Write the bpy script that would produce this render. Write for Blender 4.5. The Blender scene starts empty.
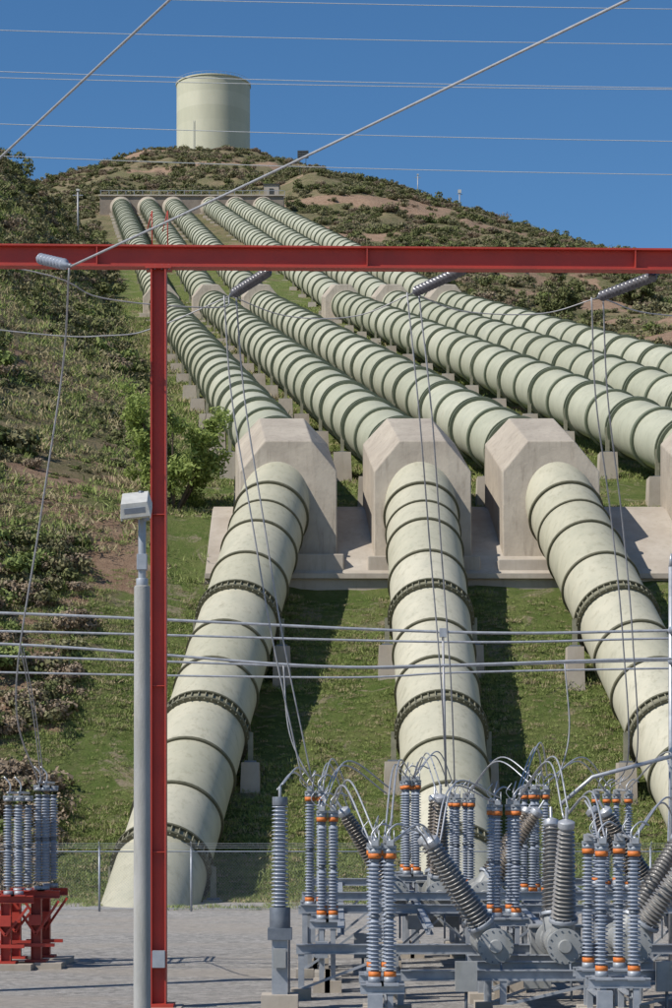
import bpy, math, random
import numpy as np
from mathutils import Vector, Matrix
random.seed(7); rng=np.random.default_rng(7)
sc=bpy.context.scene
# ------------------------------------------------------------------ materials
def newmat(name):
    m=bpy.data.materials.new(name); m.use_nodes=True
    nt=m.node_tree; b=nt.nodes['Principled BSDF']; return m,nt,b
def rgb(c): return (c[0],c[1],c[2],1)
def noise(nt,scale,detail=5,rough=.6,vec=None,dist=0):
    n=nt.nodes.new('ShaderNodeTexNoise'); n.inputs['Scale'].default_value=scale
    n.inputs['Detail'].default_value=detail; n.inputs['Roughness'].default_value=rough; n.inputs['Distortion'].default_value=dist
    if vec is not None: nt.links.new(vec,n.inputs['Vector'])
    return n.outputs['Fac']
def ramp(nt,fac,a,b,ca=(0,0,0),cb=(1,1,1)):
    r=nt.nodes.new('ShaderNodeValToRGB'); e=r.color_ramp.elements
    e[0].position=a; e[1].position=b; e[0].color=rgb(ca); e[1].color=rgb(cb)
    nt.links.new(fac,r.inputs['Fac']); return r.outputs['Color']
def mix(nt,fac,a,b,mode='MIX'):
    m=nt.nodes.new('ShaderNodeMix'); m.data_type='RGBA'; m.blend_type=mode
    for s,v in ((m.inputs[0],fac),(m.inputs[6],a),(m.inputs[7],b)):
        if isinstance(v,(int,float)): s.default_value=v
        elif isinstance(v,tuple): s.default_value=rgb(v)
        else: nt.links.new(v,s)
    return m.outputs[2]
def math_(nt,op,a,b=0.0):
    m=nt.nodes.new('ShaderNodeMath'); m.operation=op
    for s,v in ((m.inputs[0],a),(m.inputs[1],b)):
        if isinstance(v,(int,float)): s.default_value=v
        else: nt.links.new(v,s)
    return m.outputs[0]
def attr(nt,name):
    a=nt.nodes.new('ShaderNodeAttribute'); a.attribute_name=name; return a
def pos(nt): return nt.nodes.new('ShaderNodeNewGeometry').outputs['Position']
def mapped(nt,v,s):
    mp=nt.nodes.new('ShaderNodeMapping'); mp.inputs['Scale'].default_value=s; nt.links.new(v,mp.inputs['Vector']); return mp.outputs[0]
def bumpn(nt,b,h,strength=.4,dist=.05):
    n=nt.nodes.new('ShaderNodeBump'); n.inputs['Strength'].default_value=strength; n.inputs['Distance'].default_value=dist
    nt.links.new(h,n.inputs['Height']); nt.links.new(n.outputs[0],b.inputs['Normal'])
def M(name,c1,c2=None,scale=3,rough=.6,metal=0,bump=0,lo=.35,hi=.65,stretch=None,bscale=None,tone=False,streak=None,grime=None):
    m,nt,b=newmat(name); b.inputs['Roughness'].default_value=rough; b.inputs['Metallic'].default_value=metal
    v=pos(nt)
    if stretch: v=mapped(nt,v,stretch)
    c2=c2 or tuple(x*.8 for x in c1)
    f=ramp(nt,noise(nt,scale,6,.65,v),lo,hi)
    col=mix(nt,f,c1,c2)
    if tone:
        t=attr(nt,'tone').outputs['Fac']
        col=mix(nt,1.0,col,mix(nt,t,(.80,.81,.77),(1.0,1.0,1.0)),'MULTIPLY')
    if streak:
        s=ramp(nt,noise(nt,2.2,5,.7,mapped(nt,pos(nt),(1.6,1.6,.22))),.52,.74)
        col=mix(nt,math_(nt,'MULTIPLY',s,streak),col,grime or (.22,.20,.13))
    nt.links.new(col,b.inputs['Base Color'])
    if bump: bumpn(nt,b,noise(nt,bscale or scale*6,6,.7,pos(nt)),bump,.03)
    return m
m_pipe=M('pipe_paint',(.53,.495,.385),(.45,.43,.335),scale=.9,rough=.62,lo=.38,hi=.72,tone=True,stretch=(1.5,1.5,.5),streak=.55)
m_pipeup=M('pipe_paint_weathered',(.475,.47,.36),(.39,.395,.30),scale=.5,rough=.62,lo=.38,hi=.72,tone=True,streak=.5)
m_ring=M('ring_paint',(.085,.083,.048),(.13,.12,.075),scale=2,rough=.6)
m_ringup=M('ring_paint_upper',(.115,.135,.085),(.17,.185,.12),scale=1,rough=.6)
m_flange=M('flange_paint',(.25,.235,.165),(.17,.165,.11),scale=3,rough=.55)
m_conc=M('anchor_concrete',(.44,.385,.31),(.31,.265,.215),scale=.55,rough=.92,bump=.7,lo=.35,hi=.75,bscale=5,streak=.6,grime=(.19,.155,.12))
m_conc2=M('concrete_pale',(.46,.41,.345),(.34,.29,.235),scale=.35,rough=.9,bump=.4,streak=.35)
m_concd=M('concrete_old',(.27,.225,.18),(.19,.155,.125),scale=.35,rough=.9,bump=.3)
m_red=M('red_steel_paint',(.43,.045,.027),(.32,.037,.025),scale=1.2,rough=.5,bump=.1,lo=.4,hi=.8,streak=.25,grime=(.22,.05,.035))
m_galv=M('galvanised_steel',(.27,.295,.33),(.37,.39,.42),scale=4,rough=.5,metal=.2)
m_galvd=M('galvanised_dark',(.12,.14,.17),(.19,.21,.24),scale=4,rough=.5,metal=.3)
m_alu=M('aluminium',(.50,.51,.53),(.36,.37,.39),scale=6,rough=.4,metal=.4)
m_wire=M('conductor',(.40,.40,.41),(.30,.30,.31),scale=6,rough=.5,metal=.2)
m_twire=M('transmission_conductor',(.54,.55,.57),(.45,.46,.48),scale=6,rough=.5)
m_ins=M('grey_porcelain',(.34,.37,.425),(.25,.28,.34),scale=5,rough=.25)
m_insb=M('brown_grey_porcelain',(.15,.125,.10),(.21,.18,.15),scale=5,rough=.25)
m_bush=M('bushing_porcelain',(.27,.26,.245),(.19,.18,.17),scale=5,rough=.3)
m_orange=M('orange_cap',(.66,.19,.035),(.52,.14,.025),scale=8,rough=.6)
m_tankg=M('breaker_paint',(.33,.335,.33),(.24,.25,.25),scale=2,rough=.5,streak=.4)
m_pole=M('pole_concrete',(.36,.355,.34),(.26,.26,.25),scale=5,rough=.85,bump=.3,stretch=(1,1,.2),streak=.3)
m_lampw=M('lamp_housing',(.58,.57,.53),(.46,.45,.42),scale=5,rough=.5,streak=.3)
m_lens=M('lamp_lens',(.50,.47,.36),(.40,.38,.29),scale=20,rough=.2)
m_tank=M('tank_paint',(.58,.56,.43),(.50,.49,.37),scale=.12,rough=.6,stretch=(1,1,.25),tone=True)
m_rust=M('brown_steel',(.16,.10,.07),(.24,.16,.11),scale=1,rough=.8)
m_dark=M('dark_steel',(.03,.035,.03),(.05,.05,.05),scale=3,rough=.6)
m_bark=M('bark',(.13,.10,.07),(.07,.055,.04),scale=8,rough=.95,bump=.5)
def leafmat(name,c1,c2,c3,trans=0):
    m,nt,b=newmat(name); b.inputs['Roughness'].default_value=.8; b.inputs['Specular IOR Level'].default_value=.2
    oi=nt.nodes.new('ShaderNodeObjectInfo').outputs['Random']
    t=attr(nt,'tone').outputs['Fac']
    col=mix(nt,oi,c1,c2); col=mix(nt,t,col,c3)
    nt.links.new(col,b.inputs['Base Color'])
    if trans:
        tr=nt.nodes.new('ShaderNodeBsdfTranslucent'); nt.links.new(col,tr.inputs['Color'])
        ms=nt.nodes.new('ShaderNodeMixShader'); ms.inputs[0].default_value=trans
        nt.links.new(b.outputs[0],ms.inputs[1]); nt.links.new(tr.outputs[0],ms.inputs[2])
        nt.links.new(ms.outputs[0],nt.nodes['Material Output'].inputs['Surface'])
    return m
m_sh=[leafmat('sage_green',(.13,.13,.06),(.18,.165,.085),(.25,.23,.13)),
      leafmat('chaparral_green',(.075,.092,.034),(.115,.13,.048),(.18,.185,.075)),
      leafmat('dry_shrub',(.19,.14,.10),(.24,.18,.12),(.30,.235,.165)),
      leafmat('fresh_shrub',(.11,.155,.04),(.15,.19,.055),(.23,.265,.09))]
m_grass=leafmat('grass_blades',(.155,.225,.05),(.21,.255,.075),(.29,.31,.12))
m_drygrass=leafmat('dry_grass_blades',(.27,.23,.12),(.32,.265,.15),(.38,.32,.19))
m_willow=leafmat('willow_leaves',(.20,.27,.06),(.24,.31,.08),(.36,.42,.14),.35)
# ------------------------------------------------------------------ mesh builder
class MB:
    def __init__(s): s.v=[];s.f=[];s.m=[];s.sm=[];s.t=[];s.mats=[]
    def mi(s,mat):
        if mat not in s.mats: s.mats.append(mat)
        return s.mats.index(mat)
    def add(s,vs,fs,mat,smooth=False,tone=.5):
        o=len(s.v); s.v+= [tuple(v) for v in vs]; i=s.mi(mat)
        for f in fs: s.f.append(tuple(o+k for k in f)); s.m.append(i); s.sm.append(smooth); s.t.append(tone)
    def box(s,c,sz,mat,R=None,tone=.5,taper=1.0):
        hx,hy,hz=[a/2 for a in sz]; c=Vector(c)
        vs=[]
        for z in (-1,1):
            k=taper if z>0 else 1
            for x,y in ((-1,-1),(1,-1),(1,1),(-1,1)):
                p=Vector((x*hx*k,y*hy*k,z*hz)); vs.append(c+(R@p if R else p))
        s.add(vs,[(3,2,1,0),(4,5,6,7),(0,1,5,4),(1,2,6,5),(2,3,7,6),(3,0,4,7)],mat,False,tone)
    def beam(s,a,b,w,h,mat,up=(0,0,1)):
        a=Vector(a);b=Vector(b);d=(b-a); L=d.length; d.normalize()
        upv=Vector(up)
        if abs(d.dot(upv))>.98: upv=Vector((0,1,0))
        x=d.cross(upv).normalized(); z=x.cross(d)
        R=Matrix((x,d,z)).transposed()
        s.box((a+b)/2,(w,L,h),mat,R)
    def hbeam(s,a,b,w,h,mat,t=.03,up=(0,0,1)):
        a=Vector(a);b=Vector(b);d=(b-a).normalized(); upv=Vector(up)
        if abs(d.dot(upv))>.98: upv=Vector((0,1,0))
        x=d.cross(upv).normalized(); z=x.cross(d)
        s.beam(a+z*(h/2-t/2),b+z*(h/2-t/2),w,t,mat,up); s.beam(a-z*(h/2-t/2),b-z*(h/2-t/2),w,t,mat,up)
        s.beam(a,b,t,h-2*t-.004,mat,up)
    def lathe(s,prof,o,d,n,mat,smooth=True,tone=.5,caps=True):
        o=Vector(o);d=Vector(d).normalized()
        a=Vector((0,0,1)) if abs(d.z)<.9 else Vector((1,0,0))
        x=d.cross(a).normalized(); y=d.cross(x)
        vs=[];fs=[]
        cs=[(math.cos(2*math.pi*k/n),math.sin(2*math.pi*k/n)) for k in range(n)]
        for r,z in prof:
            for c,q in cs: vs.append(o+d*z+(x*c+y*q)*r)
        for i in range(len(prof)-1):
            for k in range(n):
                k2=(k+1)%n; fs.append((i*n+k,i*n+k2,(i+1)*n+k2,(i+1)*n+k))
        if caps:
            fs.append(tuple(range(n))[::-1]); fs.append(tuple((len(prof)-1)*n+k for k in range(n)))
        s.add(vs,fs,mat,smooth,tone)
    def cyl(s,a,b,r,mat,n=12,r2=None,smooth=True,tone=.5):
        a=Vector(a);b=Vector(b); s.lathe([(r,0),(r if r2 is None else r2,(b-a).length)],a,b-a,n,mat,smooth,tone)
    def tube(s,pts,r,mat,n=6):
        pts=[Vector(p) for p in pts]; vs=[];fs=[]
        px=None
        for i,p in enumerate(pts):
            d=(pts[min(i+1,len(pts)-1)]-pts[max(i-1,0)]).normalized()
            if px is None:
                a=Vector((0,0,1)) if abs(d.z)<.9 else Vector((1,0,0)); px=d.cross(a).normalized()
            else: px=(px-d*px.dot(d)).normalized()
            py=d.cross(px)
            rr=r[i] if isinstance(r,(list,tuple)) else r
            for k in range(n):
                t=2*math.pi*k/n; vs.append(p+(px*math.cos(t)+py*math.sin(t))*rr)
        for i in range(len(pts)-1):
            for k in range(n):
                k2=(k+1)%n; fs.append((i*n+k,i*n+k2,(i+1)*n+k2,(i+1)*n+k))
        fs.append(tuple(range(n))[::-1]); fs.append(tuple((len(pts)-1)*n+k for k in range(n)))
        s.add(vs,fs,mat,True)
    def build(s,name,link=True,bevel=0):
        me=bpy.data.meshes.new(name); me.from_pydata(s.v,[],s.f)
        for m in s.mats: me.materials.append(m)
        me.polygons.foreach_set('material_index',s.m); me.polygons.foreach_set('use_smooth',s.sm)
        a=me.attributes.new('tone','FLOAT','FACE'); a.data.foreach_set('value',s.t); me.update()
        ob=bpy.data.objects.new(name,me)
        if link: sc.collection.objects.link(ob)
        if bevel:
            b=ob.modifiers.new('bevel','BEVEL'); b.width=bevel; b.segments=2; b.limit_method='ANGLE'
        return ob
def spline(pts,n=24):
    P=[Vector(p) for p in pts]; P=[P[0]*2-P[1]]+P+[P[-1]*2-P[-2]]; out=[]
    for i in range(1,len(P)-2):
        for k in range(n):
            t=k/n; a,b,c,d=P[i-1],P[i],P[i+1],P[i+2]
            out.append(.5*((2*b)+(c-a)*t+(2*a-5*b+4*c-d)*t*t+(3*b-a-3*c+d)*t**3))
    out.append(P[-2]); return out
# ------------------------------------------------------------------ terrain
def vnoise(x,y,seed):
    xi=np.floor(x).astype(np.int64); yi=np.floor(y).astype(np.int64); fx=x-xi; fy=y-yi
    fx=fx*fx*(3-2*fx); fy=fy*fy*(3-2*fy)
    def h(a,b):
        n=(a*374761393+b*668265263+seed*982451653)&0x7fffffff
        n=((n^(n>>13))*1274126177)&0x7fffffff
        return ((n^(n>>16))&0xffff)/65535.0
    return (h(xi,yi)*(1-fx)+h(xi+1,yi)*fx)*(1-fy)+(h(xi,yi+1)*(1-fx)+h(xi+1,yi+1)*fx)*fy
def fbm(x,y,seed,o=5):
    s=0;a=.5
    for i in range(o): s=s+a*(vnoise(x,y,seed+i)-.5); x=x*2.03+7.1;y=y*2.03+3.3;a*=.5
    return s*2
PY=[-200,86,88,113.5,117.5,282,520,600,700,880,915,1000,1500,3000]
PZ=[0,0,.1,16.6,19.0,65.0,142,168,199,264,265,250,80,0]
DR=[(87,[(-200,0),(200,0)]),
 (116,[(-200,20),(-60,9),(-20,3),(-8,0),(40,0),(60,1),(120,5),(300,20)]),
 (200,[(-200,40),(-60,22),(-22,12),(-7,0.5),(40,0),(70,0),(120,3),(300,10)]),
 (300,[(-200,50),(-60,30),(-24,19),(-8,1.5),(40,0),(70,-2),(120,-4),(300,-10)]),
 (360,[(-200,50),(-60,26),(-26,16),(-8,2.5),(40,0),(80,-4),(120,-8),(300,-30)]),
 (450,[(-200,-5),(-60,-2),(-20,-2),(-8,0),(40,1),(80,-3),(120,-10),(300,-40)]),
 (520,[(-200,-20),(-60,-10),(-20,-3),(-8,0),(35,0),(60,2),(120,-11),(300,-45)]),
 (600,[(-200,-40),(-60,-10),(-20,-3),(0,0),(35,2),(50,6),(75,0),(103,-7),(130,-13),(150,-16),(250,-40),(400,-60)]),
 (700,[(-200,-50),(-60,-14),(-20,-6),(0,0),(35,2),(60,-2),(90,-12),(130,-28),(250,-60),(400,-70)]),
 (880,[(-200,-60),(-100,-30),(-42,-14),(-4,-7),(15,0),(52,0),(82,-8),(118,-25),(226,-60),(400,-90)]),
 (3000,[(-200,-60),(400,-60)])]
TX=-50.2
def Hf(X,Y):
    X=np.asarray(X,float);Y=np.asarray(Y,float); u=X+.12*(Y-116)
    P=np.interp(Y,PY,PZ); rows=[np.interp(u,[a for a,_ in r],[b for _,b in r]) for _,r in DR]
    ys=[y for y,_ in DR]; D=np.zeros_like(P)
    for i in range(len(ys)-1):
        t=np.clip((Y-ys[i])/(ys[i+1]-ys[i]),0,1); t=t*t*(3-2*t)
        sel=(Y>=ys[i])&(Y<ys[i+1]); D=np.where(sel,rows[i]*(1-t)+rows[i+1]*t,D)
    w=np.clip(np.maximum(-9-u,u-40)/16,0,1)*np.clip((Y-90)/40,0,1)
    w=np.where(Y>545,np.clip((Y-545)/60,0,1)*np.clip(np.hypot(X-TX,Y-900)/40-.6,0,1),w)
    A=2.0+np.clip((Y-150)/150,0,1)*3.5
    r=fbm(X/38,Y/38,3)*A + (.5-np.abs(fbm(X/22+9,Y/60,11,4)))*A*.7-.2*A
    r+=fbm(X/5,Y/5,21,3)*.8
    s=fbm(X/4,Y/4,31,4)*.55*np.clip((Y-88)/4,0,1)*np.clip((118-Y)/3,0,1) + fbm(X/6,Y/6,41,3)*.5*np.clip((Y-122)/8,0,1)
    return P+D+r*w+s
def H(x,y): return float(Hf(np.array([x]),np.array([y]))[0])
def dirtmask(xx,yy):
    uu=xx+.12*(yy-116); d=np.zeros_like(yy); n=fbm(xx/14,yy/14,77); n2=fbm(xx/5,yy/5,79)
    for a,b,x0,x1 in((546,554,-24,75),(594,599,-5,62),(764,770,5,58),(850,872,5,56)):
        d=np.maximum(d,((yy>a)&(yy<b)&(uu>x0)&(uu<x1))*1.)
    d=np.maximum(d,.95*((yy>225)&(yy<340)&(uu>44)&(uu<95)&(n>.0)))
    d=np.maximum(d,.9*((uu<-10)&(yy<140)&(yy>98)&(n2>.20)))
    d=np.maximum(d,.9*((uu<-12)&(yy<330)&(yy>150)&(fbm(xx/9,yy/12,83)>.24)))
    d=np.maximum(d,.7*((yy>350)&(uu>44)&(fbm(xx/22,yy/22,85)>.27)))
    d=np.maximum(d,.8*((uu>20)&(uu<42)&(yy>112)&(yy<520)&(n>.2)))
    return d
ys=[-150,-80,-30,0,20,30]; y=36.
while y<3000:
    ys.append(y); y+= 3 if y<84 else (.7 if y<125 else (.7+(y-125)*.006 if y<950 else 60))
us=[-1500,-900,-600,-400,-300,-240,-200,-170,-145,-125]; u=-110.
while u<170: us.append(u); u+= .8 if -35<u<45 else 1.8
us+=[180,195,215,240,280,340,420,600,900,1500]
ys=np.array(ys);us=np.array(us); U,Yg=np.meshgrid(us,ys); Xg=U-.12*np.clip(Yg-116,-40,2000); Zg=Hf(Xg,Yg)
nr,nc=U.shape
vs=np.stack([Xg,Yg,Zg],-1).reshape(-1,3)
i=np.arange(nr-1)[:,None]*nc+np.arange(nc-1)[None,:]
fc=np.stack([i,i+1,i+nc+1,i+nc],-1).reshape(-1,4)
me=bpy.data.meshes.new('hillside_terrain'); me.vertices.add(len(vs)); me.vertices.foreach_set('co',vs.ravel())
me.loops.add(fc.size); me.loops.foreach_set('vertex_index',fc.ravel()); me.polygons.add(len(fc))
me.polygons.foreach_set('loop_start',np.arange(0,fc.size,4)); me.polygons.foreach_set('loop_total',np.full(len(fc),4))
me.polygons.foreach_set('use_smooth',np.ones(len(fc),bool)); me.update(calc_edges=True)
uu=(Xg+.12*(Yg-116)).ravel(); yy=Yg.ravel(); xx=Xg.ravel()
lush=np.clip((uu+13)/6,0,1)*np.clip((44-uu)/6,0,1); lush=np.where(yy>520,0,lush)
lush=np.maximum(lush*np.clip(1.15-(yy-120)/420,.35,1), np.clip((150-yy)/60,0,1)*np.clip((uu+22)/12,.38,1))
pad=np.clip((86.6-yy)/1.2,0,1)
dirt=dirtmask(xx,yy)
for nme,arr in(('lush',lush),('pad',pad),('dirt',dirt)):
    a=me.attributes.new(nme,'FLOAT','POINT'); a.data.foreach_set('value',arr.astype(np.float32))
m,nt,b=newmat('terrain_ground'); b.inputs['Roughness'].default_value=.95; b.inputs['Specular IOR Level'].default_value=.1
p=pos(nt)
hill=mix(nt,ramp(nt,noise(nt,.09,8,.62,p),.42,.60),(.14,.13,.062),(.22,.175,.105))
hill=mix(nt,ramp(nt,noise(nt,.6,5,.7,p),.50,.62),hill,(.09,.10,.042))
hill=mix(nt,ramp(nt,noise(nt,2.6,5,.8,p),.50,.66),hill,(.24,.20,.13))
hill=mix(nt,ramp(nt,noise(nt,.035,6,.6,p),.58,.70),hill,(.29,.205,.14))
gr=mix(nt,ramp(nt,noise(nt,.5,7,.7,p),.38,.62),(.095,.145,.034),(.175,.20,.068))
gr=mix(nt,ramp(nt,noise(nt,6,7,.85,p),.45,.65),gr,mix(nt,.6,gr,(.06,.085,.025)))
gr=mix(nt,ramp(nt,noise(nt,3,7,.8,p),.50,.72),gr,mix(nt,.6,gr,(.27,.25,.12)))
gr=mix(nt,ramp(nt,noise(nt,.33,8,.8,p,1),.54,.62),gr,(.30,.25,.175))
dc=mix(nt,ramp(nt,noise(nt,1.1,7,.7,p),.35,.65),(.35,.245,.17),(.24,.155,.105))
st=nt.nodes.new('ShaderNodeTexVoronoi'); st.inputs['Scale'].default_value=5; nt.links.new(p,st.inputs['Vector'])
gv=mix(nt,ramp(nt,noise(nt,6,6,.95,p),.40,.60),(.25,.235,.22),(.70,.66,.61))
gv=mix(nt,.4,gv,ramp(nt,st.outputs['Color'],.1,.9,(.22,.21,.195),(.76,.72,.67)))
gv=mix(nt,ramp(nt,noise(nt,.22,5,.6,mapped(nt,p,(.5,1.4,1))),.45,.60),gv,mix(nt,.6,gv,(.55,.485,.41)))
lf=math_(nt,'ADD',attr(nt,'lush').outputs['Fac'],math_(nt,'MULTIPLY',math_(nt,'SUBTRACT',noise(nt,.25,5,.6,p),.5),1.2))
col=mix(nt,ramp(nt,lf,.4,.6),hill,gr)
df=math_(nt,'ADD',attr(nt,'dirt').outputs['Fac'],math_(nt,'MULTIPLY',math_(nt,'SUBTRACT',noise(nt,.5,7,.7,p),.5),1.3))
col=mix(nt,ramp(nt,df,.45,.65),col,dc)
pf=math_(nt,'ADD',attr(nt,'pad').outputs['Fac'],math_(nt,'MULTIPLY',math_(nt,'SUBTRACT',noise(nt,1.2,5,.6,p),.5),.8))
col=mix(nt,ramp(nt,pf,.45,.6),col,gv)
nt.links.new(col,b.inputs['Base Color']); bumpn(nt,b,noise(nt,5,8,.8,p),1.0,.2)
me.materials.append(m); sc.collection.objects.link(bpy.data.objects.new('hillside_terrain',me))
# ------------------------------------------------------------------ penstocks
MIDX=[-22.2,-15.9,-9.5,.9,7.3,14.2]; TOPX=[-51.5,-45,-39,-30,-24,-17.5]
JX=[-2.6,4.3,10.9,20.4,27.2,34.2]; FX=[-7.0,4.65,16,27,37,47]; JZ=21.9
def ringgeo(mb,c,d,r,w,proj,mat):
    c=Vector(c);d=Vector(d).normalized()
    mb.lathe([(r-.02,-w/2),(r+proj,-w/2),(r+proj,w/2),(r-.02,w/2)],c,d,44,mat,False,caps=False)
def support(mb,c,d,r,low=True):
    c=Vector(c); side=Vector((1,-d.x/max(d.y,.1),0)).normalized()
    for s in(-1,1):
        p=c+side*s*(r+(.22 if low else .1)); g=H(p.x,p.y); top=c.z-(1.25 if low else 1.55)
        mb.beam((p.x,p.y,c.z+.05),(p.x,p.y,top),.22,.3,m_flange)
        mb.box((p.x,p.y,top+.04),(.5,.6,.08),m_galvd)
        mb.box((p.x,p.y,(g-1+top)/2),(.9 if low else 1.25,1.2 if low else 1.5,max(.3,top-g+1)),m_conc2,taper=.84)
for k in range(6):
    mb=MB()
    foot=Vector((FX[k],86,.7)); J=Vector((JX[k],117,JZ)); Mi=Vector((MIDX[k],282,67.5)); T=Vector((TOPX[k],527,146.0))
    d=(J-foot).normalized(); a=foot-d*5.5
    L=(J-a).length; r=1.84; n=0; s=0.; step=3.3
    while s<L-.01:
        e=min(L,s+step); mb.lathe([(r,0),(r,e-s)],a+d*s,d,56,m_pipe,True,tone=random.random(),caps=False)
        if s>4 and s<L-7.5:
            c=a+d*s
            if n%3==0:
                for o in(-.24,.24): ringgeo(mb,c+d*o,d,r,.10,.20,m_ring)
                ringgeo(mb,c,d,r,.4,.08,m_flange)
                x=d.cross(Vector((0,0,1))).normalized(); yv=d.cross(x)
                for q in range(40):
                    t=q/40*2*math.pi; w=x*math.cos(t)+yv*math.sin(t)
                    mb.cyl(c+w*(r+.14)-d*.34,c+w*(r+.14)+d*.34,.035,m_flange,5)
                support(mb,c,d,r)
            else: ringgeo(mb,c,d,r,.13,.10,m_ring)
            n+=1
        s=e
    ringgeo(mb,J-d*6.15,d,r,.14,.12,m_ring); ringgeo(mb,J-d*8.1,d,r,.10,.08,m_ring)
    for (A,B,r1,r2,st) in((J,Mi,1.72,1.8,6.0),(Mi,T,1.8,2.1,6.3)):
        d=(B-A).normalized(); L=(B-A).length; s=0.;n=0
        while s<L-.01:
            e=min(L,s+st); ra=r1+(r2-r1)*s/L; rb=r1+(r2-r1)*e/L
            mb.lathe([(ra,0),(rb,e-s)],A+d*s,d,36,m_pipeup,True,tone=random.random(),caps=False)
            c=A+d*s
            if s>2:
                if n%2==1:
                    for o in(-.27,.27): ringgeo(mb,c+d*o,d,ra,.16,.20,m_ringup)
                    ringgeo(mb,c,d,ra,.38,.1,m_flange); support(mb,c,d,ra,False)
                else: ringgeo(mb,c,d,ra,.40,.15,m_ringup)
            n+=1; s=e
    mb.build('penstock_pipe')
def block(x,y0,y1,z0,z1,hw,pf,pr,xs=-.5,cut=1.3,name='concrete_anchor_block'):
    mb=MB(); vs=[]
    def prof(sh,top): return [(-hw,-8),(-hw,sh),(-hw+cut,top),(hw-cut,top),(hw,sh),(hw,-8)]
    for px_,pz in prof(*pf): vs.append((x+px_,y0+(pz*.04 if pz>-5 else -.9),z0+pz))
    for px_,pz in prof(*pr): vs.append((x+xs+px_,y1,z1+pz))
    N=6; fs=[tuple(range(N)),tuple(range(N,2*N))[::-1]]
    for i in range(N): j=(i+1)%N; fs.append((i,i+N,j+N,j))
    mb.add(vs,fs,m_conc)
    mb.box((x,y0-.9,H(x,y0)-.3),(hw*2+.7,1.6,.9),m_conc2)
    return mb.build(name,bevel=.06)
for k in range(6):
    block(JX[k]+.15,112.9,119,19.1,22.5,2.5,(1.75,3.35),(.75,2.15))
    block(MIDX[k],279.5,284.5,67.0,68.2,2.3,(.9,2.5),(.9,2.5))
mb=MB()
vs=[];fs=[];nx,ny=40,8
for j in range(ny+1):
    yv=110.6+8*j/ny
    for i in range(nx+1): vs.append((-6.6+44.6*i/nx,yv,float(np.interp(yv,PY,PZ))+.5))
for j in range(ny):
    for i in range(nx): a=j*(nx+1)+i; fs.append((a,a+1,a+nx+2,a+nx+1))
o=len(vs)
for i in range(nx+1): vs.append((vs[i][0],vs[i][1]-.05,vs[i][2]-1.4))
for i in range(nx): fs.append((i+1,i,o+i,o+i+1))
mb.add(vs,fs,m_conc2)
zz=float(np.interp(110.6,PY,PZ))+.52
mb.beam((-6.6,110.5,zz),(38,110.5,zz),.3,.25,m_conc2)
mb.build('concrete_apron')
mb=MB()
mb.box((-34.5,529,143.6),(44,6,9.6),m_concd); mb.box((-34.5,525.9,148.5),(44.6,.6,.3),m_conc2)
for k in range(6): mb.lathe([(2.6,0),(2.6,.8)],(TOPX[k]+.1,525.3,145.5),(0,1,0),28,m_conc)
for k in range(23): mb.beam((-56.3+k*2,526.3,148.6),(-56.3+k*2,526.3,149.8),.1,.1,m_galv)
mb.beam((-56.5,526.3,149.8),(-12.5,526.3,149.8),.1,.1,m_galv)
mb.box((-33,538,149.5),(40,1.4,3),m_rust); mb.box((-33,537.5,151.2),(41,.4,.3),m_conc2)
for x in range(-52,-13,4): mb.box((x,537.1,149.6),(.4,.4,3),m_conc2)
mb.box((-15.5,529,150),(3.6,3.4,2.8),m_conc2); mb.box((-15.5,529,151.5),(4,3.8,.3),m_dark); mb.box((-15.5,527.2,149.6),(1,.06,1.9),m_dark)
mb.build('penstock_headwall')
mb=MB(); cx,cy,r=TX,900,15.0; z0=260.5; z1=295.8; N=6
for i in range(N):
    mb.lathe([(r,0),(r,(z1-z0)/N)],(cx,cy,z0+(z1-z0)*i/N),(0,0,1),72,m_tank,True,tone=.3+.6*random.random(),caps=False)
mb.lathe([(r,0),(r+.35,0),(r+.35,.5),(r-.6,.7),(.5,1.4)],(cx,cy,z1),(0,0,1),72,m_tank,False)
mb.lathe([(r+.5,0),(r+.5,.8)],(cx,cy,z0+1.0),(0,0,1),60,m_conc,False)
for i in range(48):
    t=i/48*2*math.pi; mb.beam((cx+math.cos(t)*(r+.25),cy+math.sin(t)*(r+.25),z1+.5),(cx+math.cos(t)*(r+.25),cy+math.sin(t)*(r+.25),z1+1.5),.08,.08,m_galv)
mb.lathe([(r+.22,0),(r+.28,0),(r+.28,.08),(r+.22,.08)],(cx,cy,z1+1.5),(0,0,1),60,m_galv,False,caps=False)
for sx in(-.3,.3): mb.beam((cx-7+sx,cy-r+1.5,z0),(cx-7+sx,cy-r+1.5,z1-18),.1,.1,m_galv)
mb.build('surge_tank')
g=H(-9,600); mb=MB(); mb.box((-9,600,g+5.4),(3.0,.5,2.0),m_dark)
for x in(-9.8,-8.2): mb.beam((x,600,g-1),(x,600,g+6.2),.15,.15,m_dark)
for z in(4.9,5.5,6.1): mb.beam((-10.4,599.7,g+z),(-7.6,599.7,g+z),.1,.1,m_galvd)
mb.build('billboard_sign')
for x,h,hd,yv in((22.5,6,0,605),(34,5.5,1,605),(-40.5,7,0,345)):
    g=H(x,yv); mb=MB(); mb.cyl((x,yv,g-1),(x,yv,g+h),.14,m_wire,8); mb.box((x,yv,g+h),(.9 if hd else .5,.5,.9 if hd else .3),m_lampw); mb.beam((x-.8,yv,g+h-.8),(x+.8,yv,g+h-.8),.12,.12,m_galv)
    mb.build('utility_pole')
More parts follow.
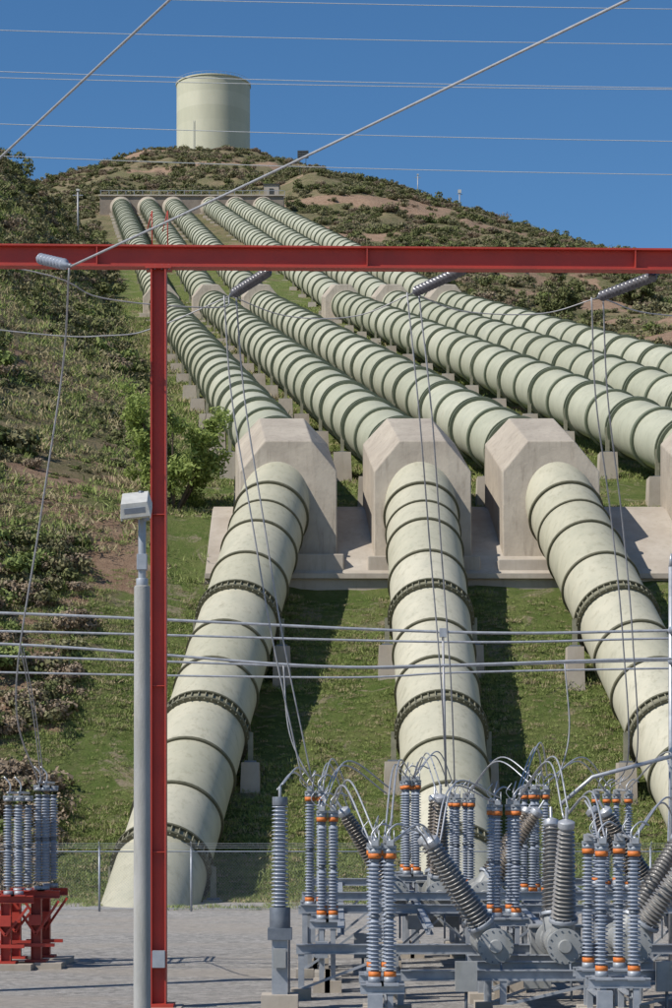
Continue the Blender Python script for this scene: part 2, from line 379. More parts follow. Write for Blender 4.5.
# ------------------------------------------------------------------ vegetation
def shrubmesh(name,mat,n,sz,flat=.75,seed=0):
    R=np.random.default_rng(seed); mb=MB(); 
    lob=[(R.normal(0,.42),R.normal(0,.42),R.uniform(.2,.6)*flat,R.uniform(.3,.55)) for _ in range(7)]
    for i in range(n):
        lx,ly,lz,lr=lob[R.integers(7)]
        d=R.normal(size=3); d/=np.linalg.norm(d); rr=lr*R.uniform(.5,1.05)
        c=Vector((lx+d[0]*rr,ly+d[1]*rr,max(.02,lz+d[2]*rr*flat)))
        nn=Vector(d+R.normal(0,.6,3)).normalized(); t=nn.orthogonal().normalized(); t=Matrix.Rotation(R.uniform(0,6.28),3,nn)@t; q=nn.cross(t)
        a=sz*R.uniform(.6,1.4)
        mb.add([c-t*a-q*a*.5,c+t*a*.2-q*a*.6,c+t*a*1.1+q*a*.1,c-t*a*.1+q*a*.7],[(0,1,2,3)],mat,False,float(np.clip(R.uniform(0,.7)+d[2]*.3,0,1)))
    for i in range(6):
        t=R.uniform(0,6.28); mb.cyl((0,0,-.3),(math.cos(t)*.4,math.sin(t)*.4,.5),.025,m_bark,4,.01)
    return mb.build(name,link=False)
def tuftmesh(name,mat,n,seed):
    R=np.random.default_rng(seed); mb=MB()
    for i in range(n):
        x,y=R.normal(0,.26,2); a=R.uniform(0,6.28); h=R.uniform(.06,.22); l=R.normal(0,.10,2); w=.02
        dx,dy=math.cos(a)*w,math.sin(a)*w
        mb.add([(x-dx,y-dy,-.03),(x+dx,y+dy,-.03),(x+l[0]*.5+dx*.7,y+l[1]*.5+dy*.7,h*.6),(x+l[0],y+l[1],h)],[(0,1,2,3)],mat,False,R.uniform(0,1))
    return mb.build(name,link=False)
def collect(name,obs):
    c=bpy.data.collections.new(name)
    for o in obs: c.objects.link(o)
    return c
def scatter(name,pts,scl,rot,pick,coll):
    me=bpy.data.meshes.new(name); me.from_pydata(pts,[],[])
    a=me.attributes.new('scl','FLOAT','POINT'); a.data.foreach_set('value',np.array(scl,np.float32))
    a=me.attributes.new('rot','FLOAT_VECTOR','POINT'); a.data.foreach_set('vector',np.array(rot,np.float32).ravel())
    a=me.attributes.new('pick','INT','POINT'); a.data.foreach_set('value',np.array(pick,np.int32))
    ob=bpy.data.objects.new(name,me); sc.collection.objects.link(ob)
    nt=bpy.data.node_groups.new(name+'_scatter','GeometryNodeTree')
    nt.interface.new_socket('Geometry',in_out='INPUT',socket_type='NodeSocketGeometry'); nt.interface.new_socket('Geometry',in_out='OUTPUT',socket_type='NodeSocketGeometry')
    gi=nt.nodes.new('NodeGroupInput');go=nt.nodes.new('NodeGroupOutput')
    ip=nt.nodes.new('GeometryNodeInstanceOnPoints'); ci=nt.nodes.new('GeometryNodeCollectionInfo')
    ci.inputs[0].default_value=coll; ci.inputs['Separate Children'].default_value=True; ci.inputs['Reset Children'].default_value=True
    ip.inputs['Pick Instance'].default_value=True
    def na(n,t):
        x=nt.nodes.new('GeometryNodeInputNamedAttribute'); x.data_type=t; x.inputs['Name'].default_value=n; return [o for o in x.outputs if o.enabled and o.name=='Attribute'][0]
    nt.links.new(gi.outputs[0],ip.inputs['Points']); nt.links.new(ci.outputs[0],ip.inputs['Instance'])
    nt.links.new(na('pick','INT'),ip.inputs['Instance Index']); nt.links.new(na('rot','FLOAT_VECTOR'),ip.inputs['Rotation']); nt.links.new(na('scl','FLOAT'),ip.inputs['Scale'])
    nt.links.new(ip.outputs[0],go.inputs[0]); md=ob.modifiers.new('scatter','NODES'); md.node_group=nt; return ob
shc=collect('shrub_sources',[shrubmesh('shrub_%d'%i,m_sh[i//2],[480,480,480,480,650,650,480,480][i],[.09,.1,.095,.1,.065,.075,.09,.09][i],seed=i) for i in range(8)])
tfc=collect('grass_sources',[tuftmesh('tuft_%d'%i,[m_grass,m_grass,m_drygrass][i],44,50+i) for i in range(3)])
P=[];S=[];K=[]
def addshrubs(n,x0,x1,y0,y1,smin,smax,probs,thr=-.2,seedn=5,fr=.2,keep=.10):
    X=rng.uniform(x0,x1,n);Y=rng.uniform(y0,y1,n); u=X+.12*(Y-116)
    ok=fbm(X/18,Y/18,seedn,3)>thr
    ok&=(u<-8.5)|(u>39.5)|(Y>560)
    ok&=~((Y<119)&(X>-12.2)&(X<46)); ok&=np.hypot(X-TX,Y-900)>18
    ok&=(np.abs(X)<Y*fr+12); ok&=(dirtmask(X,Y)<.5)|(rng.uniform(size=n)<keep)
    X=X[ok];Y=Y[ok];Z=Hf(X,Y)
    for a,b,c in zip(X,Y,Z):
        P.append((a,b,c-.08)); S.append(random.uniform(smin,smax)*random.choice((.6,.8,1,1,1.35))); K.append(int(rng.choice(4,p=probs))*2+random.randint(0,1))
addshrubs(2300,-36,-9,92,113,.5,1.25,[.32,.20,.26,.22],thr=-.22)
addshrubs(700,-22,-11.5,87.5,95,.5,1.25,[.15,.08,.70,.07],thr=-.4,keep=1)
addshrubs(4200,-50,-9,112,220,.5,1.4,[.42,.30,.10,.18],thr=-.12)
addshrubs(7500,-75,-9,112,330,.22,.6,[.45,.20,.2,.15],thr=-1,seedn=9,keep=.4)
addshrubs(7000,-110,-15,200,460,.6,1.7,[.45,.35,.10,.10],thr=-.15)
addshrubs(1200,36,75,119,230,.5,1.4,[.4,.3,.15,.15])
addshrubs(7500,0,120,200,460,.6,1.6,[.45,.35,.15,.05],thr=-.12)
addshrubs(8500,-60,150,440,640,.7,1.8,[.48,.37,.13,.02],thr=-.15)
addshrubs(8500,-140,150,600,900,.8,2.1,[.45,.30,.25,.0],thr=-.2)
addshrubs(1200,-140,-40,440,640,1,2.2,[.45,.4,.15,0])
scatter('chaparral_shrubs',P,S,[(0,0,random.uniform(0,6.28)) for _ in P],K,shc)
P=[];S=[];K=[]
def addt(n,x0,x1,y0,y1,smin,smax,thr,dry=.2,anyw=.3):
    X=rng.uniform(x0,x1,n);Y=rng.uniform(y0,y1,n); ok=fbm(X/5,Y/5,91,4)>thr
    u=X+.12*(Y-116); ok&=~((Y>109.8)&(Y<119)&(X>-7)); ok&=(Y<119)|((u>-9)&(u<42)|(rng.uniform(size=n)<anyw))
    X=X[ok];Y=Y[ok];Z=Hf(X,Y)
    for a,b,c in zip(X,Y,Z): P.append((a,b,c)); S.append(random.uniform(smin,smax)); K.append(2 if random.random()<dry else random.randint(0,1))
addt(24000,-24,34,85.8,111,.35,.95,-.05,.2); addt(16000,-24,34,86.5,111,.25,.6,-1,.3); addt(1100,-30,30,80,86.5,.3,.9,.12); addt(9000,-20,40,110,170,.6,1.4,-.1); addt(9000,-40,45,165,300,.9,2.0,-.05,.3)
addt(7000,-55,-10,112,260,1.0,2.2,-.3,.45,1.0)
scatter('grass',P,S,[(random.uniform(-.2,.2),random.uniform(-.2,.2),random.uniform(0,6.28)) for _ in P],K,tfc)
def tree(x,y,h,w,mat,n,name,seed,ls=(.05,.1)):
    R=random.Random(seed); mb=MB(); g=H(x,y); cl=[]
    for s in range(7):
        a=s*.95+R.random(); tip=Vector((x+math.cos(a)*w*.3,y+math.sin(a)*w*.3,g+h*R.uniform(.55,.88)))
        base=Vector((x+math.cos(a)*.15,y+math.sin(a)*.15,g-.3)); mid=base.lerp(tip,.5)+Vector((math.cos(a)*.3,math.sin(a)*.3,0))
        mb.tube(spline([base,mid,tip],5),[.12-.01*i for i in range(11)],m_bark,6)
        for q in range(8):
            st=base.lerp(tip,R.uniform(.25,1)); b=a+R.uniform(-1.3,1.3)
            e=st+Vector((math.cos(b)*w*R.uniform(.1,.28),math.sin(b)*w*R.uniform(.1,.28),h*R.uniform(-.08,.2)))
            mb.tube([st,(st+e)/2+Vector((0,0,.1)),e],[.04,.03,.012],m_bark,4); cl.append((e,R.uniform(.35,.8)))
            cl.append(((st+e)/2,R.uniform(.3,.6)))
    for i in range(n):
        c,rr=R.choice(cl); d=Vector((R.gauss(0,1),R.gauss(0,1),R.gauss(0,.8))); d=d.normalized()*rr*R.random()**.5
        p=c+d; nn=Vector((R.gauss(-.4,1),R.gauss(-.3,1),R.gauss(.6,1))).normalized(); t=nn.orthogonal(); t=Matrix.Rotation(R.uniform(0,6.28),3,nn)@t; q=nn.cross(t); a=R.uniform(*ls)
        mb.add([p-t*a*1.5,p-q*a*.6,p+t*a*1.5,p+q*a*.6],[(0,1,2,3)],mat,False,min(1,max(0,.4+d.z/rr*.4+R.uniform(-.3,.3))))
    mb.build(name)
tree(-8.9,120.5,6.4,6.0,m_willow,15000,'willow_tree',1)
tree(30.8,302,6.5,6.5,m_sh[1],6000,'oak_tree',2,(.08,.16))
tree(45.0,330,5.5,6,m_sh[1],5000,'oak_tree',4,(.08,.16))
# ------------------------------------------------------------------ fence
mb=MB(); yf=79.
for k in range(-14,15):
    mb.cyl((k*3.3-1.9,yf,0),(k*3.3-1.9,yf,2.25),.04,m_galv,8); mb.lathe([(.05,0),(.03,.06)],(k*3.3-1.9,yf,2.25),(0,0,1),8,m_galv)
    mb.beam((k*3.3-1.9,yf,2.25),(k*3.3-1.9,yf-.25,2.5),.03,.03,m_galv)
x0,x1=-48,44
mb.cyl((x0,yf,2.15),(x1,yf,2.15),.025,m_galv,6); mb.cyl((x0,yf,.1),(x1,yf,.1),.012,m_galv,6)
for q in range(3): mb.cyl((x0,yf-.08*(q+1),2.28+.08*q),(x1,yf-.08*(q+1),2.28+.08*q),.006,m_galv,4)
k=x0
while k<x1:
    for s in(1,-1):
        a=(k,yf,.05);b=(k+s*2.08,yf,2.13); w=.0022
        mb.add([(a[0]-w,a[1],a[2]),(a[0]+w,a[1],a[2]),(b[0]+w,b[1],b[2]),(b[0]-w,b[1],b[2])],[(0,1,2,3)],m_galv)
    k+=.11
mb.build('chain_link_fence')
# ------------------------------------------------------------------ street lamp
mb=MB(); y=31.; x=(142-336)/2200*31
mb.lathe([(.2,0),(.2,.3),(.125,.32),(.112,7.0),(.10,7.02)],(x,y,0),(0,0,1),20,m_pole)
mb.cyl((x,y,7.0),(x,y,7.95),.055,m_galv,12); mb.lathe([(.085,0),(.085,.12)],(x,y,7.0),(0,0,1),14,m_galv)
mb.box((x,y,7.35),(.14,.16,.22),m_galv)
R=Matrix.Rotation(math.radians(-6),3,'Y')@Matrix.Rotation(math.radians(24),3,'X')
c=Vector((x-.08,y-.12,8.15)); mb.box(c,(.43,.62,.2),m_lampw,R,taper=.86); mb.box(c+R@Vector((0,-.02,-.115)),(.37,.5,.03),m_lens,R)
for s in(-.2,.2): mb.box(c+R@Vector((s,-.02,-.115)),(.02,.56,.045),m_lampw,R)
mb.box(c+R@Vector((0,-.313,0)),(.3,.01,.09),m_galv,R)
mb.cyl((x+.06,y,7.93),(x+.02,y-.02,8.06),.05,m_galv,10); mb.cyl((x-.02,y+.05,8.2),(x-.02,y+.05,8.36),.04,m_galvd,8)
mb.build('street_lamp',bevel=.012)
# ------------------------------------------------------------------ red gantry
def gy(x): return 42.55+.028*x
mb=MB(); zb=14.47
mb.hbeam((-15,gy(-15),zb),(15,gy(15),zb),.30,.42,m_red,.035)
xx0=-15
while xx0<15: mb.box((xx0,gy(xx0),zb),(.02,.29,.34),m_red); xx0+=5.2
for X in(-14.5,-3.42,8.9):
    mb.hbeam((X,gy(X),0),(X,gy(X),zb-.225),.34,.30,m_red,.03,up=(1,0,0) )
    mb.box((X,gy(X),.05),(.6,.6,.06),m_red); mb.box((X,gy(X),.0),(.9,.9,.04),m_conc2)
    mb.box((X,gy(X),zb-.23),(.5,.36,.03),m_red)
    for s in(-.2,-.07,.07,.2): mb.cyl((X+s,gy(X)-.12,zb-.26),(X+s,gy(X)-.12,zb-.17),.02,m_galvd,6)
    mb.box((X+.02,gy(X)-.27,.95),(.24,.18,.32),m_galv)
    for zz in(3.,6.2,9.5): mb.box((X,gy(X)-.0,zz),(.27,.24,.02),m_red)
for X in(-3.55,-3.25): mb.cyl((X,gy(X),zb+.2),(X,gy(X),zb+.9),.012,m_red,6); mb.cyl((X,gy(X),zb+.9),(X-.1,gy(X),zb+.5),.01,m_red,6)
mb.build('red_steel_gantry')
# ------------------------------------------------------------------ insulators
def sheds(L,r,pitch,core=.55,taper=1.):
    p=[(r*core,0)];z=pitch*.4
    while z<L-pitch*.6:
        k=1+(taper-1)*z/L
        p+=[(r*core*k,z),(r*k,z+pitch*.12),(r*k*.96,z+pitch*.28),(r*core*k,z+pitch*.55)]; z+=pitch
    p.append((r*core*taper,L)); return p
def post(mb,x,y,z0,z1,r=.115,mat=None,caps=True):
    mat=mat or m_ins; L=z1-z0; 
    mb.cyl((x,y,z0),(x,y,z0+.10),r*.95,m_galv,12); 
    if caps: mb.cyl((x,y,z0+.1),(x,y,z0+.19),r*.92,m_orange,12)
    h=(L-.36)/2
    for q in range(2):
        zz=z0+.19+q*(h+.0)
        mb.lathe(sheds(h-.05,r,.068),(x,y,zz),(0,0,1),14,mat,True); mb.cyl((x,y,zz+h-.05),(x,y,zz+h),r*.75,m_galvd,12)
    if caps: mb.cyl((x,y,z1-.17),(x,y,z1-.08),r*.95,m_orange,12)
    mb.cyl((x,y,z1-.08),(x,y,z1),r*.95,m_galv,12)
    mb.box((x,y,z1+.03),(.22,.22,.05),m_galv)
def stand(mb,x0,x1,y,ztop,mat=None,depth=.5):
    mat=mat or m_galv
    for yy in(y-depth/2,y+depth/2): mb.hbeam((x0-.25,yy,ztop-.09),(x1+.25,yy,ztop-.09),.14,.17,mat,.02)
    for x in(x0,x1):
        for yy in(y-depth/2,y+depth/2):
            mb.beam((x,yy,0),(x,yy,ztop-.18),.10,.10,mat)
            mb.box((x,yy,.1),(.35,.35,.3),m_conc2)
        mb.beam((x,y-depth/2,.3),(x,y+depth/2,ztop-.25),.05,.04,mat)
        mb.box((x,y,ztop-.02),(.3,depth+.2,.035),mat)
    if x1-x0>.8: mb.beam((x0,y-depth/2-.06,.3),(x1,y-depth/2-.06,ztop-.3),.05,.05,mat)
def disconnect(xs,y,z0,z1,y2=None,mat=None,base=None,name='disconnect_switch',r=.115):
    mb=MB(); base=base or m_galv
    stand(mb,xs[0],xs[-1],y,z0,base)
    for x in xs: post(mb,x,y,z0,z1,r,mat)
    for x in xs:
        mb.tube(spline([(x,y,z1+.05),(x-.05,y,z1+.25),(x+.12,y+.1,z1+.42),(x+.3,y+.3,z1+.36)],5),.018,m_alu,6)
        mb.box((x,y-.02,z1+.1),(.12,.3,.10),m_alu)
        mb.cyl((x+.07,y-.12,z1+.05),(x+.07,y-.12,z1+.32),.012,m_alu,6)
        mb.tube(spline([(x-.04,y-.1,z1+.1),(x-.22,y-.12,z1+.3),(x-.1,y-.1,z1+.5)],4),.01,m_alu,5)
    yb=y+2.4 if y2 is None else y2
    stand(mb,xs[0],xs[-1],yb,z0,base)
    for x in xs:
        post(mb,x,yb,z0,z1,r,mat)
        mb.cyl((x,y-.15,z1+.14),(x,yb+.15,z1+.17),.03,m_alu,8); mb.box((x,yb,z1+.12),(.14,.4,.12),m_alu)
        mb.tube(spline([(x+.05,yb,z1+.2),(x+.1,yb-.3,z1+.55),(x,yb-.7,z1+.3)],5),.012,m_alu,5)
    mb.cyl((xs[0],y,z0-.3),(xs[0],y,.4),.03,m_galvd,8); mb.box((xs[0]+.0,y-.42,z0*.6),(.26,.2,.34),m_galv)
    for x in (xs[0],xs[-1]): mb.hbeam((x,y,z0-.3),(x,yb,z0-.3),.12,.16,base,.02)
    return mb.build(name)
disconnect([.67,.93],38,.85,3.16,y2=40.2,r=.12)
disconnect([4.59,5.15],38,.95,3.2,y2=40.0,r=.12)
disconnect([-.30,-.06],46,1.5,3.72)
disconnect([-.60,-.35],50,1.6,4.15,y2=52.6)
disconnect([3.08,3.44],56,1.7,4.0)
disconnect([3.37,3.77],46,1.55,3.85,y2=47.6)
disconnect([1.81,2.06],56,2.1,4.45)
disconnect([6.9,7.45],56,1.75,4.1)
disconnect([4.75,5.05],53,1.7,4.2)
disconnect([8.6,9.0],42,1.6,3.9)
mb=MB(); x,y=-1.07,42
mb.box((x,y,.15),(.7,.7,.3),m_conc2); mb.beam((x,y,.3),(x,y,1.35),.30,.30,m_galv); mb.box((x,y,1.45),(.46,.46,.22),m_galvd); mb.cyl((x,y,1.55),(x,y,1.95),.2,m_galvd,16)
mb.lathe(sheds(1.95,.175,.075,.62,.9),(x,y,1.95),(0,0,1),18,m_ins); mb.cyl((x,y,3.9),(x,y,4.06),.15,m_galvd,14); mb.cyl((x,y,4.06),(x,y,4.25),.03,m_alu,8)
mb.box((x+.0,y-.26,1.0),(.24,.16,.36),m_tankg); mb.tube([(x+.18,y-.1,.2),(x+.18,y-.1,1.4)],.02,m_galvd)
mb.build('instrument_transformer',bevel=.01)
def redsw(xs,y,z0,z1):
    mb=MB(); 
    for x in xs: post(mb,x,y,z0,z1,.12,m_ins,caps=False); post(mb,x,y+1.6,z0,z1,.12,m_ins,caps=False); mb.cyl((x,y-.1,z1+.12),(x,y+1.7,z1+.12),.03,m_alu)
    for yy in(y,y+1.6):
        mb.hbeam((xs[0]-.9,yy,z0-.1),(xs[-1]+.35,yy,z0-.1),.26,.18,m_red,.02)
        X=xs[0]-.05
        mb.hbeam((X,yy,.1),(X,yy,z0-.2),.24,.24,m_red,.02,up=(1,0,0)); mb.box((X,yy,.07),(1.3,1.0,.14),m_conc2); mb.box((X,yy,.17),(.5,.5,.05),m_red)
        mb.beam((X,yy-.13,.8),(X+.55,yy-.13,z0-.25),.06,.06,m_red); mb.beam((X,yy-.13,.8),(X-.55,yy-.13,z0-.25),.06,.06,m_red)
        mb.beam((X-.45,yy-.16,.55),(X+.45,yy-.16,.55),.08,.08,m_red); mb.box((X,yy-.2,1.15),(.3,.2,.25),m_red)
    for x in xs:
        mb.box((x,y,z0-.005),(.34,.34,.03),m_red); mb.tube(spline([(x,y,z1),(x+.05,y,z1+.3),(x-.1,y,z1+.5)],4),.02,m_alu)
    mb.build('red_disconnect_switch')
redsw([-7.75,-7.5],52,1.75,4.05); redsw([-7.1,-6.95],52.5,1.85,4.3); redsw([-9.6,-9.2],52,1.75,4.05)
def breaker(cx,y,z,ln,spread,bm=None):
    mb=MB(); bm=bm or m_bush
    for k in(-1,0,1):
        bx=cx+k*spread
        mb.lathe([(.02,-1.3),(.12,-1.3),(.13,-1.24),(.34,-1.22),(.34,-1.14),(.25,-1.12),(.25,-.3),(.29,-.29),(.29,-.22),(.25,-.21),(.25,1.12),(.34,1.14),(.34,1.2),(.02,1.24)],(bx,y,z),(0,1,0),24,m_tankg,False)
        for q in range(14):
            t=q/14*6.283; mb.cyl((bx+math.cos(t)*.295,y-1.25,z+math.sin(t)*.295),(bx+math.cos(t)*.295,y-1.10,z+math.sin(t)*.295),.018,m_galvd,5)
        mb.tube([(bx+.1,y-1.2,z-.3),(bx+.1,y-1.4,z-.6),(bx+.1,y-1.4,z-1.0)],.025,m_galvd)
        for s in(-1,1):
            d=Vector((k*.62,s*.28,1)).normalized(); o=Vector((bx,y+s*.8,z))+d*.12
            mb.cyl(o,o+d*.35,.22,m_tankg,18); mb.lathe([(.28,0),(.28,.07)],o+d*.35,d,20,m_galv); 
            for q in range(10):
                t=q/10*6.283; x=d.orthogonal().normalized(); w=Matrix.Rotation(t,3,d)@x
                mb.cyl(o+d*.38+w*.25,o+d*.45+w*.25,.018,m_galvd,5)
            mb.lathe(sheds(ln,.25,.082,.68,.66),o+d*.42,d,20,bm)
            e=o+d*(.42+ln); mb.lathe([(.13,0),(.16,.03),(.16,.14),(.08,.18),(.03,.2),(.03,.42)],e,d,16,m_alu)
    for s in(-1,1):
        mb.hbeam((cx-spread-.4,y+s*.9,z-.4),(cx+spread+.4,y+s*.9,z-.4),.16,.2,m_galv,.02)
        for k in(-1.1,1.1): 
            mb.beam((cx+k*spread,y+s*.9,0),(cx+k*spread,y+s*.9,z-.5),.14,.14,m_galv); mb.box((cx+k*spread,y+s*.9,.08),(.5,.5,.24),m_conc2)
        mb.beam((cx-1.1*spread,y+s*.95,.15),(cx,y+s*.95,z-.55),.06,.05,m_galv); mb.beam((cx+1.1*spread,y+s*.95,.15),(cx,y+s*.95,z-.55),.06,.05,m_galv)
    mb.box((cx+.1,y+1.75,z-.35),(1.0,.55,1.1),m_tankg); mb.box((cx+.1,y+1.75,z+.22),(1.1,.65,.05),m_tankg)
    mb.box((cx-.5,y-1.0,z-.62),(.5,.3,.36),m_tankg); mb.box((cx+.7,y-1.0,z-.62),(.35,.3,.3),m_galv)
    return mb.build('circuit_breaker',bevel=.006)
breaker(4.3,42.5,1.25,1.75,1.3)
breaker(2.45,53,1.75,1.75,1.05,bm=m_insb)
breaker(10.3,43,1.25,1.75,1.3)
breaker(8.6,53,1.75,1.75,1.05,bm=m_insb)
mb=MB()
for yy,z in((49.5,1.55),(51.5,1.75),(44.3,1.0),(59,1.8),(40.8,.75)):
    mb.hbeam((-.8 if yy>41 else 1.2,yy,z),(11,yy,z),.16,.2,m_galv,.02)
    for x in(-.7,1.2,3.1,5.6,8.2):
        if yy<41 and x<1: continue
        mb.beam((x,yy,0),(x,yy,z-.1),.12,.12,m_galv); mb.box((x,yy,.08),(.4,.4,.26),m_conc2)
    for x in(-.7,3.1,5.6):
        if yy<41 and x<1: continue
        mb.beam((x,yy-.08,.2),(x+1.7,yy-.08,z-.15),.05,.05,m_galv)
for x in(0.1,1.9,4.2,6.2): mb.hbeam((x,44.3,1.36),(x,59,1.72),.14,.16,m_galv,.02)
for x,yy in((2.4,40.7),(6.1,40.7),(1.0,44.1),(5.0,49.3),(.6,49.3)): mb.box((x,yy-.15,.75),(.4,.22,.55),m_tankg); mb.cyl((x,yy-.15,0),(x,yy-.15,.5),.03,m_galvd,8)
mb.build('switchyard_steel_frame')
mb=MB()
J=[((-.3,46,3.85),(.2,48,4.8),(1.2,50,4.2)),((.67,38,3.25),(.2,40,4.3),(-.06,46,3.9)),((.93,38,3.25),(1.5,40,3.5),(1.9,41.5,3.0)),
((1.9,41.6,3.1),(2.3,43,4.3),(3.37,46,4.0)),((4.35,41.5,3.7),(4.2,43,4.8),(3.8,46,4.0)),((6.6,41.6,3.2),(6.0,40,4.0),(5.15,38,3.35)),((4.35,41.5,3.7),(4.6,40,4.1),(4.6,38,3.3)),
((.4,52.3,3.7),(-.1,51.5,4.9),(-.35,50,4.3)),((2.45,52,4.2),(2.2,54,5.1),(2.0,56,4.6)),((3.4,56,4.2),(4.0,54,5.0),(4.8,53,4.4)),((5.05,53,4.4),(6.0,54,5.0),(6.9,56,4.3)),
((6.7,44,3.1),(7.4,49,5.0),(7.45,56,4.3)),((-1.07,42,4.25),(-.8,44,4.6),(-.6,50,4.4)),((3.77,46,4.05),(4.4,48,5.2),(5.05,53,4.5)),((.93,40.2,3.3),(1.2,44,4.7),(1.81,56,4.7)),
((2.0,56,4.6),(2.6,57,5.2),(3.1,58,4.2))]
for j in J:
    for o in(-.05,.05): mb.tube(spline([Vector(q)+Vector((o,0,o)) for q in j],10),.018,m_alu,6)
mb.tube([(4.9,48,3.9),(5.6,48,4.5),(7.5,48,5.0)],.045,m_alu,8)
mb.build('bus_jumpers')
mb=MB()
for yy,pts,r in((50,((-16,8.4),(-7.6,8.25),(2.43,7.82),(7.6,7.85),(16,8.0)),.036),(51.5,((-16,8.0),(-7.8,7.95),(2.5,7.70),(7.7,7.78),(16,7.9)),.03),(49,((-16,7.6),(-7.5,7.48),(-.8,7.0),(2.4,7.0),(7.5,7.15),(16,7.2)),.034),(52,((-16,7.6),(-7.9,7.4),(0,7.14),(2.5,7.16),(7.8,7.3),(16,7.4)),.03),(53.5,((-16,7.3),(-8,7.1),(0,6.98),(3,7.1),(8,7.2),(16,7.3)),.028)):
    mb.tube(spline([(x,yy,z) for x,z in pts],8),r,m_alu,6)
mb.box((2.43,50,7.8),(.16,.16,.2),m_alu)
mb.cyl((2.43,50,7.8),(2.5,50,4.3),.03,m_wire,6); mb.cyl((2.43,50,7.8),(2.53,52,7.15),.02,m_wire,6)
mb.tube(spline([(5.2,50,7.1),(5.3,50,5.5),(5.0,50,4.3)],8),.018,m_wire,5)
mb.tube(spline([(-1.2,50,7.1),(-1.05,50,5.5),(-.5,50,4.3)],8),.018,m_wire,5)
mb.build('bus_conductors')
mb=MB(); mb.cyl((7.62,50,0),(7.62,50,9.3),.06,m_alu,10); mb.box((7.62,50,.1),(.4,.4,.2),m_conc2)
for z in(7.85,7.15): mb.lathe(sheds(.5,.09,.06),(7.62,49.95,z),(0,-1,0),12,m_ins); mb.box((7.62,49.45,z),(.1,.08,.1),m_alu)
mb.lathe([(.06,0),(.02,.3)],(7.62,50,9.3),(0,0,1),10,m_alu); mb.build('bus_support_pole')
m_dstr=M('string_porcelain',(.10,.10,.115),(.15,.15,.17),scale=5,rough=.25)
def string(a,b,n=14,mat=None):
    mb=MB(); a=Vector(a);b=Vector(b);d=(b-a).normalized();L=(b-a).length
    mb.lathe([(.02,0),(.02,.12)],a,d,8,m_galvd); mb.lathe(sheds(L-.24,.11,(L-.24)/n,.4),a+d*.12,d,16,mat or m_dstr); mb.lathe([(.03,0),(.05,.05),(.02,.12)],b-d*.12,d,8,m_galvd)
    mb.build('strain_insulator')
E2=(-2.15,44.6,14.22);E3=(1.56,44.6,14.28);E4=(5.3,44.6,14.18)
string((-1.27,42.75,14.3),E2);string((2.55,42.8,14.35),E3);string((6.3,42.9,14.25),E4)
string((-5.75,42.2,14.4),(-4.95,41.2,14.0),9,m_ins)
mb=MB()
def multi(ptsl,offs,r):
    for o in offs: mb.tube(spline([Vector(p)+Vector((o*(1-.4*abs(i-1)/len(ptsl)),o*.3,0)) for i,p in enumerate(ptsl)],8),r,m_wire,5)
multi([E2,(-2.0,45,12.2),(-1.6,45.2,9.7),(-1.2,45.5,7.3),(-.6,46,4.4)],(-.13,.13),.017)
multi([E3,(1.84,45,11.8),(2.15,47,9.1),(2.4,48,6.6),(2.6,50,4.4)],(-.13,.13),.017)
multi([E4,(5.5,45.5,12.3),(6.0,47,10.),(6.37,48,7.5),(6.73,50,4.9),(6.9,56,4.3)],(-.13,.13),.017)
multi([(-5.0,41.2,13.95),(-5.35,43,12.4),(-5.92,44,9.6),(-6.7,46,6.1),(-7.1,52.5,4.4)],(0,),.02)
multi([(-7.0,49,7.4),(-7.0,51,6.0),(-7.0,52.5,4.4)],(-.03,.03),.014)
multi([(-16,44,14.6),(-6.95,45,13.62),(-4.6,45,13.5),(-3.6,45,13.7),E2],(0,),.014)
multi([(-16,43,15.6),(-6.6,43,14.45),(-4.6,43.4,13.9),(-2.4,44,13.85),E2],(0,),.014)
multi([E4,(4.2,45,13.95),(2.6,45,14.0),E3],(0,),.012); multi([E3,(.4,45,13.9),(-1.0,45,13.9),E2],(0,),.012)
multi([E4,(7.5,46,14.1),(16,50,15)],(0,),.014)
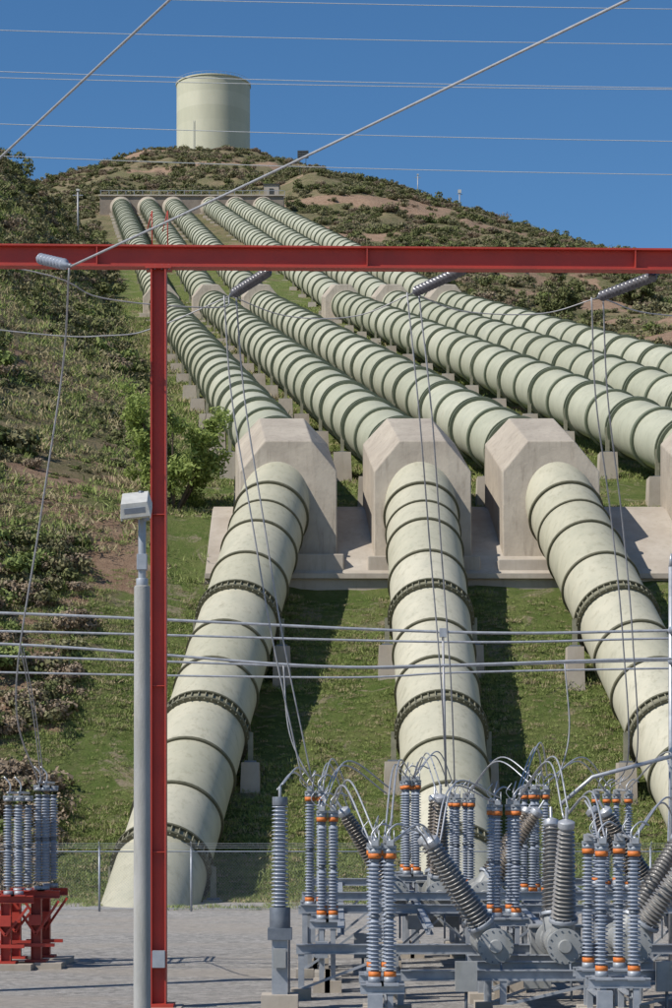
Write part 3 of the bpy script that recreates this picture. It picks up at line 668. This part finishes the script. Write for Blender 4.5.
multi([(-9.1,43,14.2),(-5.8,38,15.1),(-2.5,33,16),(4.1,23,17.8)],(0,),.022)
multi([(-4.95,41.1,13.97),(-.83,36,14.37),(4.0,30,14.92),(12.05,20,15.85)],(0,),.022)
mb.build('overhead_conductors')
mb=MB()
for z,tilt,yy,sag in((76.4,.25,200,3),(74.2,.2,203,4),(70.9,.25,206,4),(69.3,.05,200,4),(65.4,-.05,203,4),(63.2,-.15,206,5)):
    pts=[]
    for i in range(41):
        t=i/20-1; pts.append((t*150,yy+t*12,z+tilt*t*5+sag*t*t))
    mb.tube(pts,.037,m_twire,5)
mb.build('transmission_lines')
# ------------------------------------------------------------------ light, world, camera
Sd=Vector((-.66,-.36,.76)).normalized()
sun=bpy.data.lights.new('sun','SUN'); sun.energy=5.0; sun.angle=math.radians(.5); sun.color=(1,.95,.87)
so=bpy.data.objects.new('sun',sun); so.rotation_euler=Sd.to_track_quat('Z','Y').to_euler(); sc.collection.objects.link(so)
w=bpy.data.worlds.new('World'); sc.world=w; w.use_nodes=True; nt=w.node_tree
sk=nt.nodes.new('ShaderNodeTexSky'); sk.sky_type='NISHITA'; sk.sun_disc=False
sk.sun_elevation=math.asin(Sd.z); sk.sun_rotation=math.atan2(Sd.x,Sd.y)%(2*math.pi); sk.air_density=1.0; sk.dust_density=.0; sk.ozone_density=4.0; sk.altitude=500
hs=nt.nodes.new('ShaderNodeHueSaturation'); hs.inputs['Saturation'].default_value=1.2
bg=nt.nodes['Background']; bg.inputs['Strength'].default_value=.104
nt.links.new(sk.outputs[0],hs.inputs['Color']); nt.links.new(hs.outputs[0],bg.inputs['Color'])
cam=bpy.data.cameras.new('camera'); cam.sensor_fit='VERTICAL'; cam.sensor_height=36; cam.sensor_width=24; cam.lens=2200/1008*36
cam.shift_y=296/1008; cam.clip_end=6000; cam.clip_start=.5
co=bpy.data.objects.new('camera',cam); co.location=(0,0,4); co.rotation_euler=(math.pi/2,0,0); sc.collection.objects.link(co); sc.camera=co
sc.view_settings.view_transform='Standard'; sc.view_settings.look='None'; sc.view_settings.exposure=0
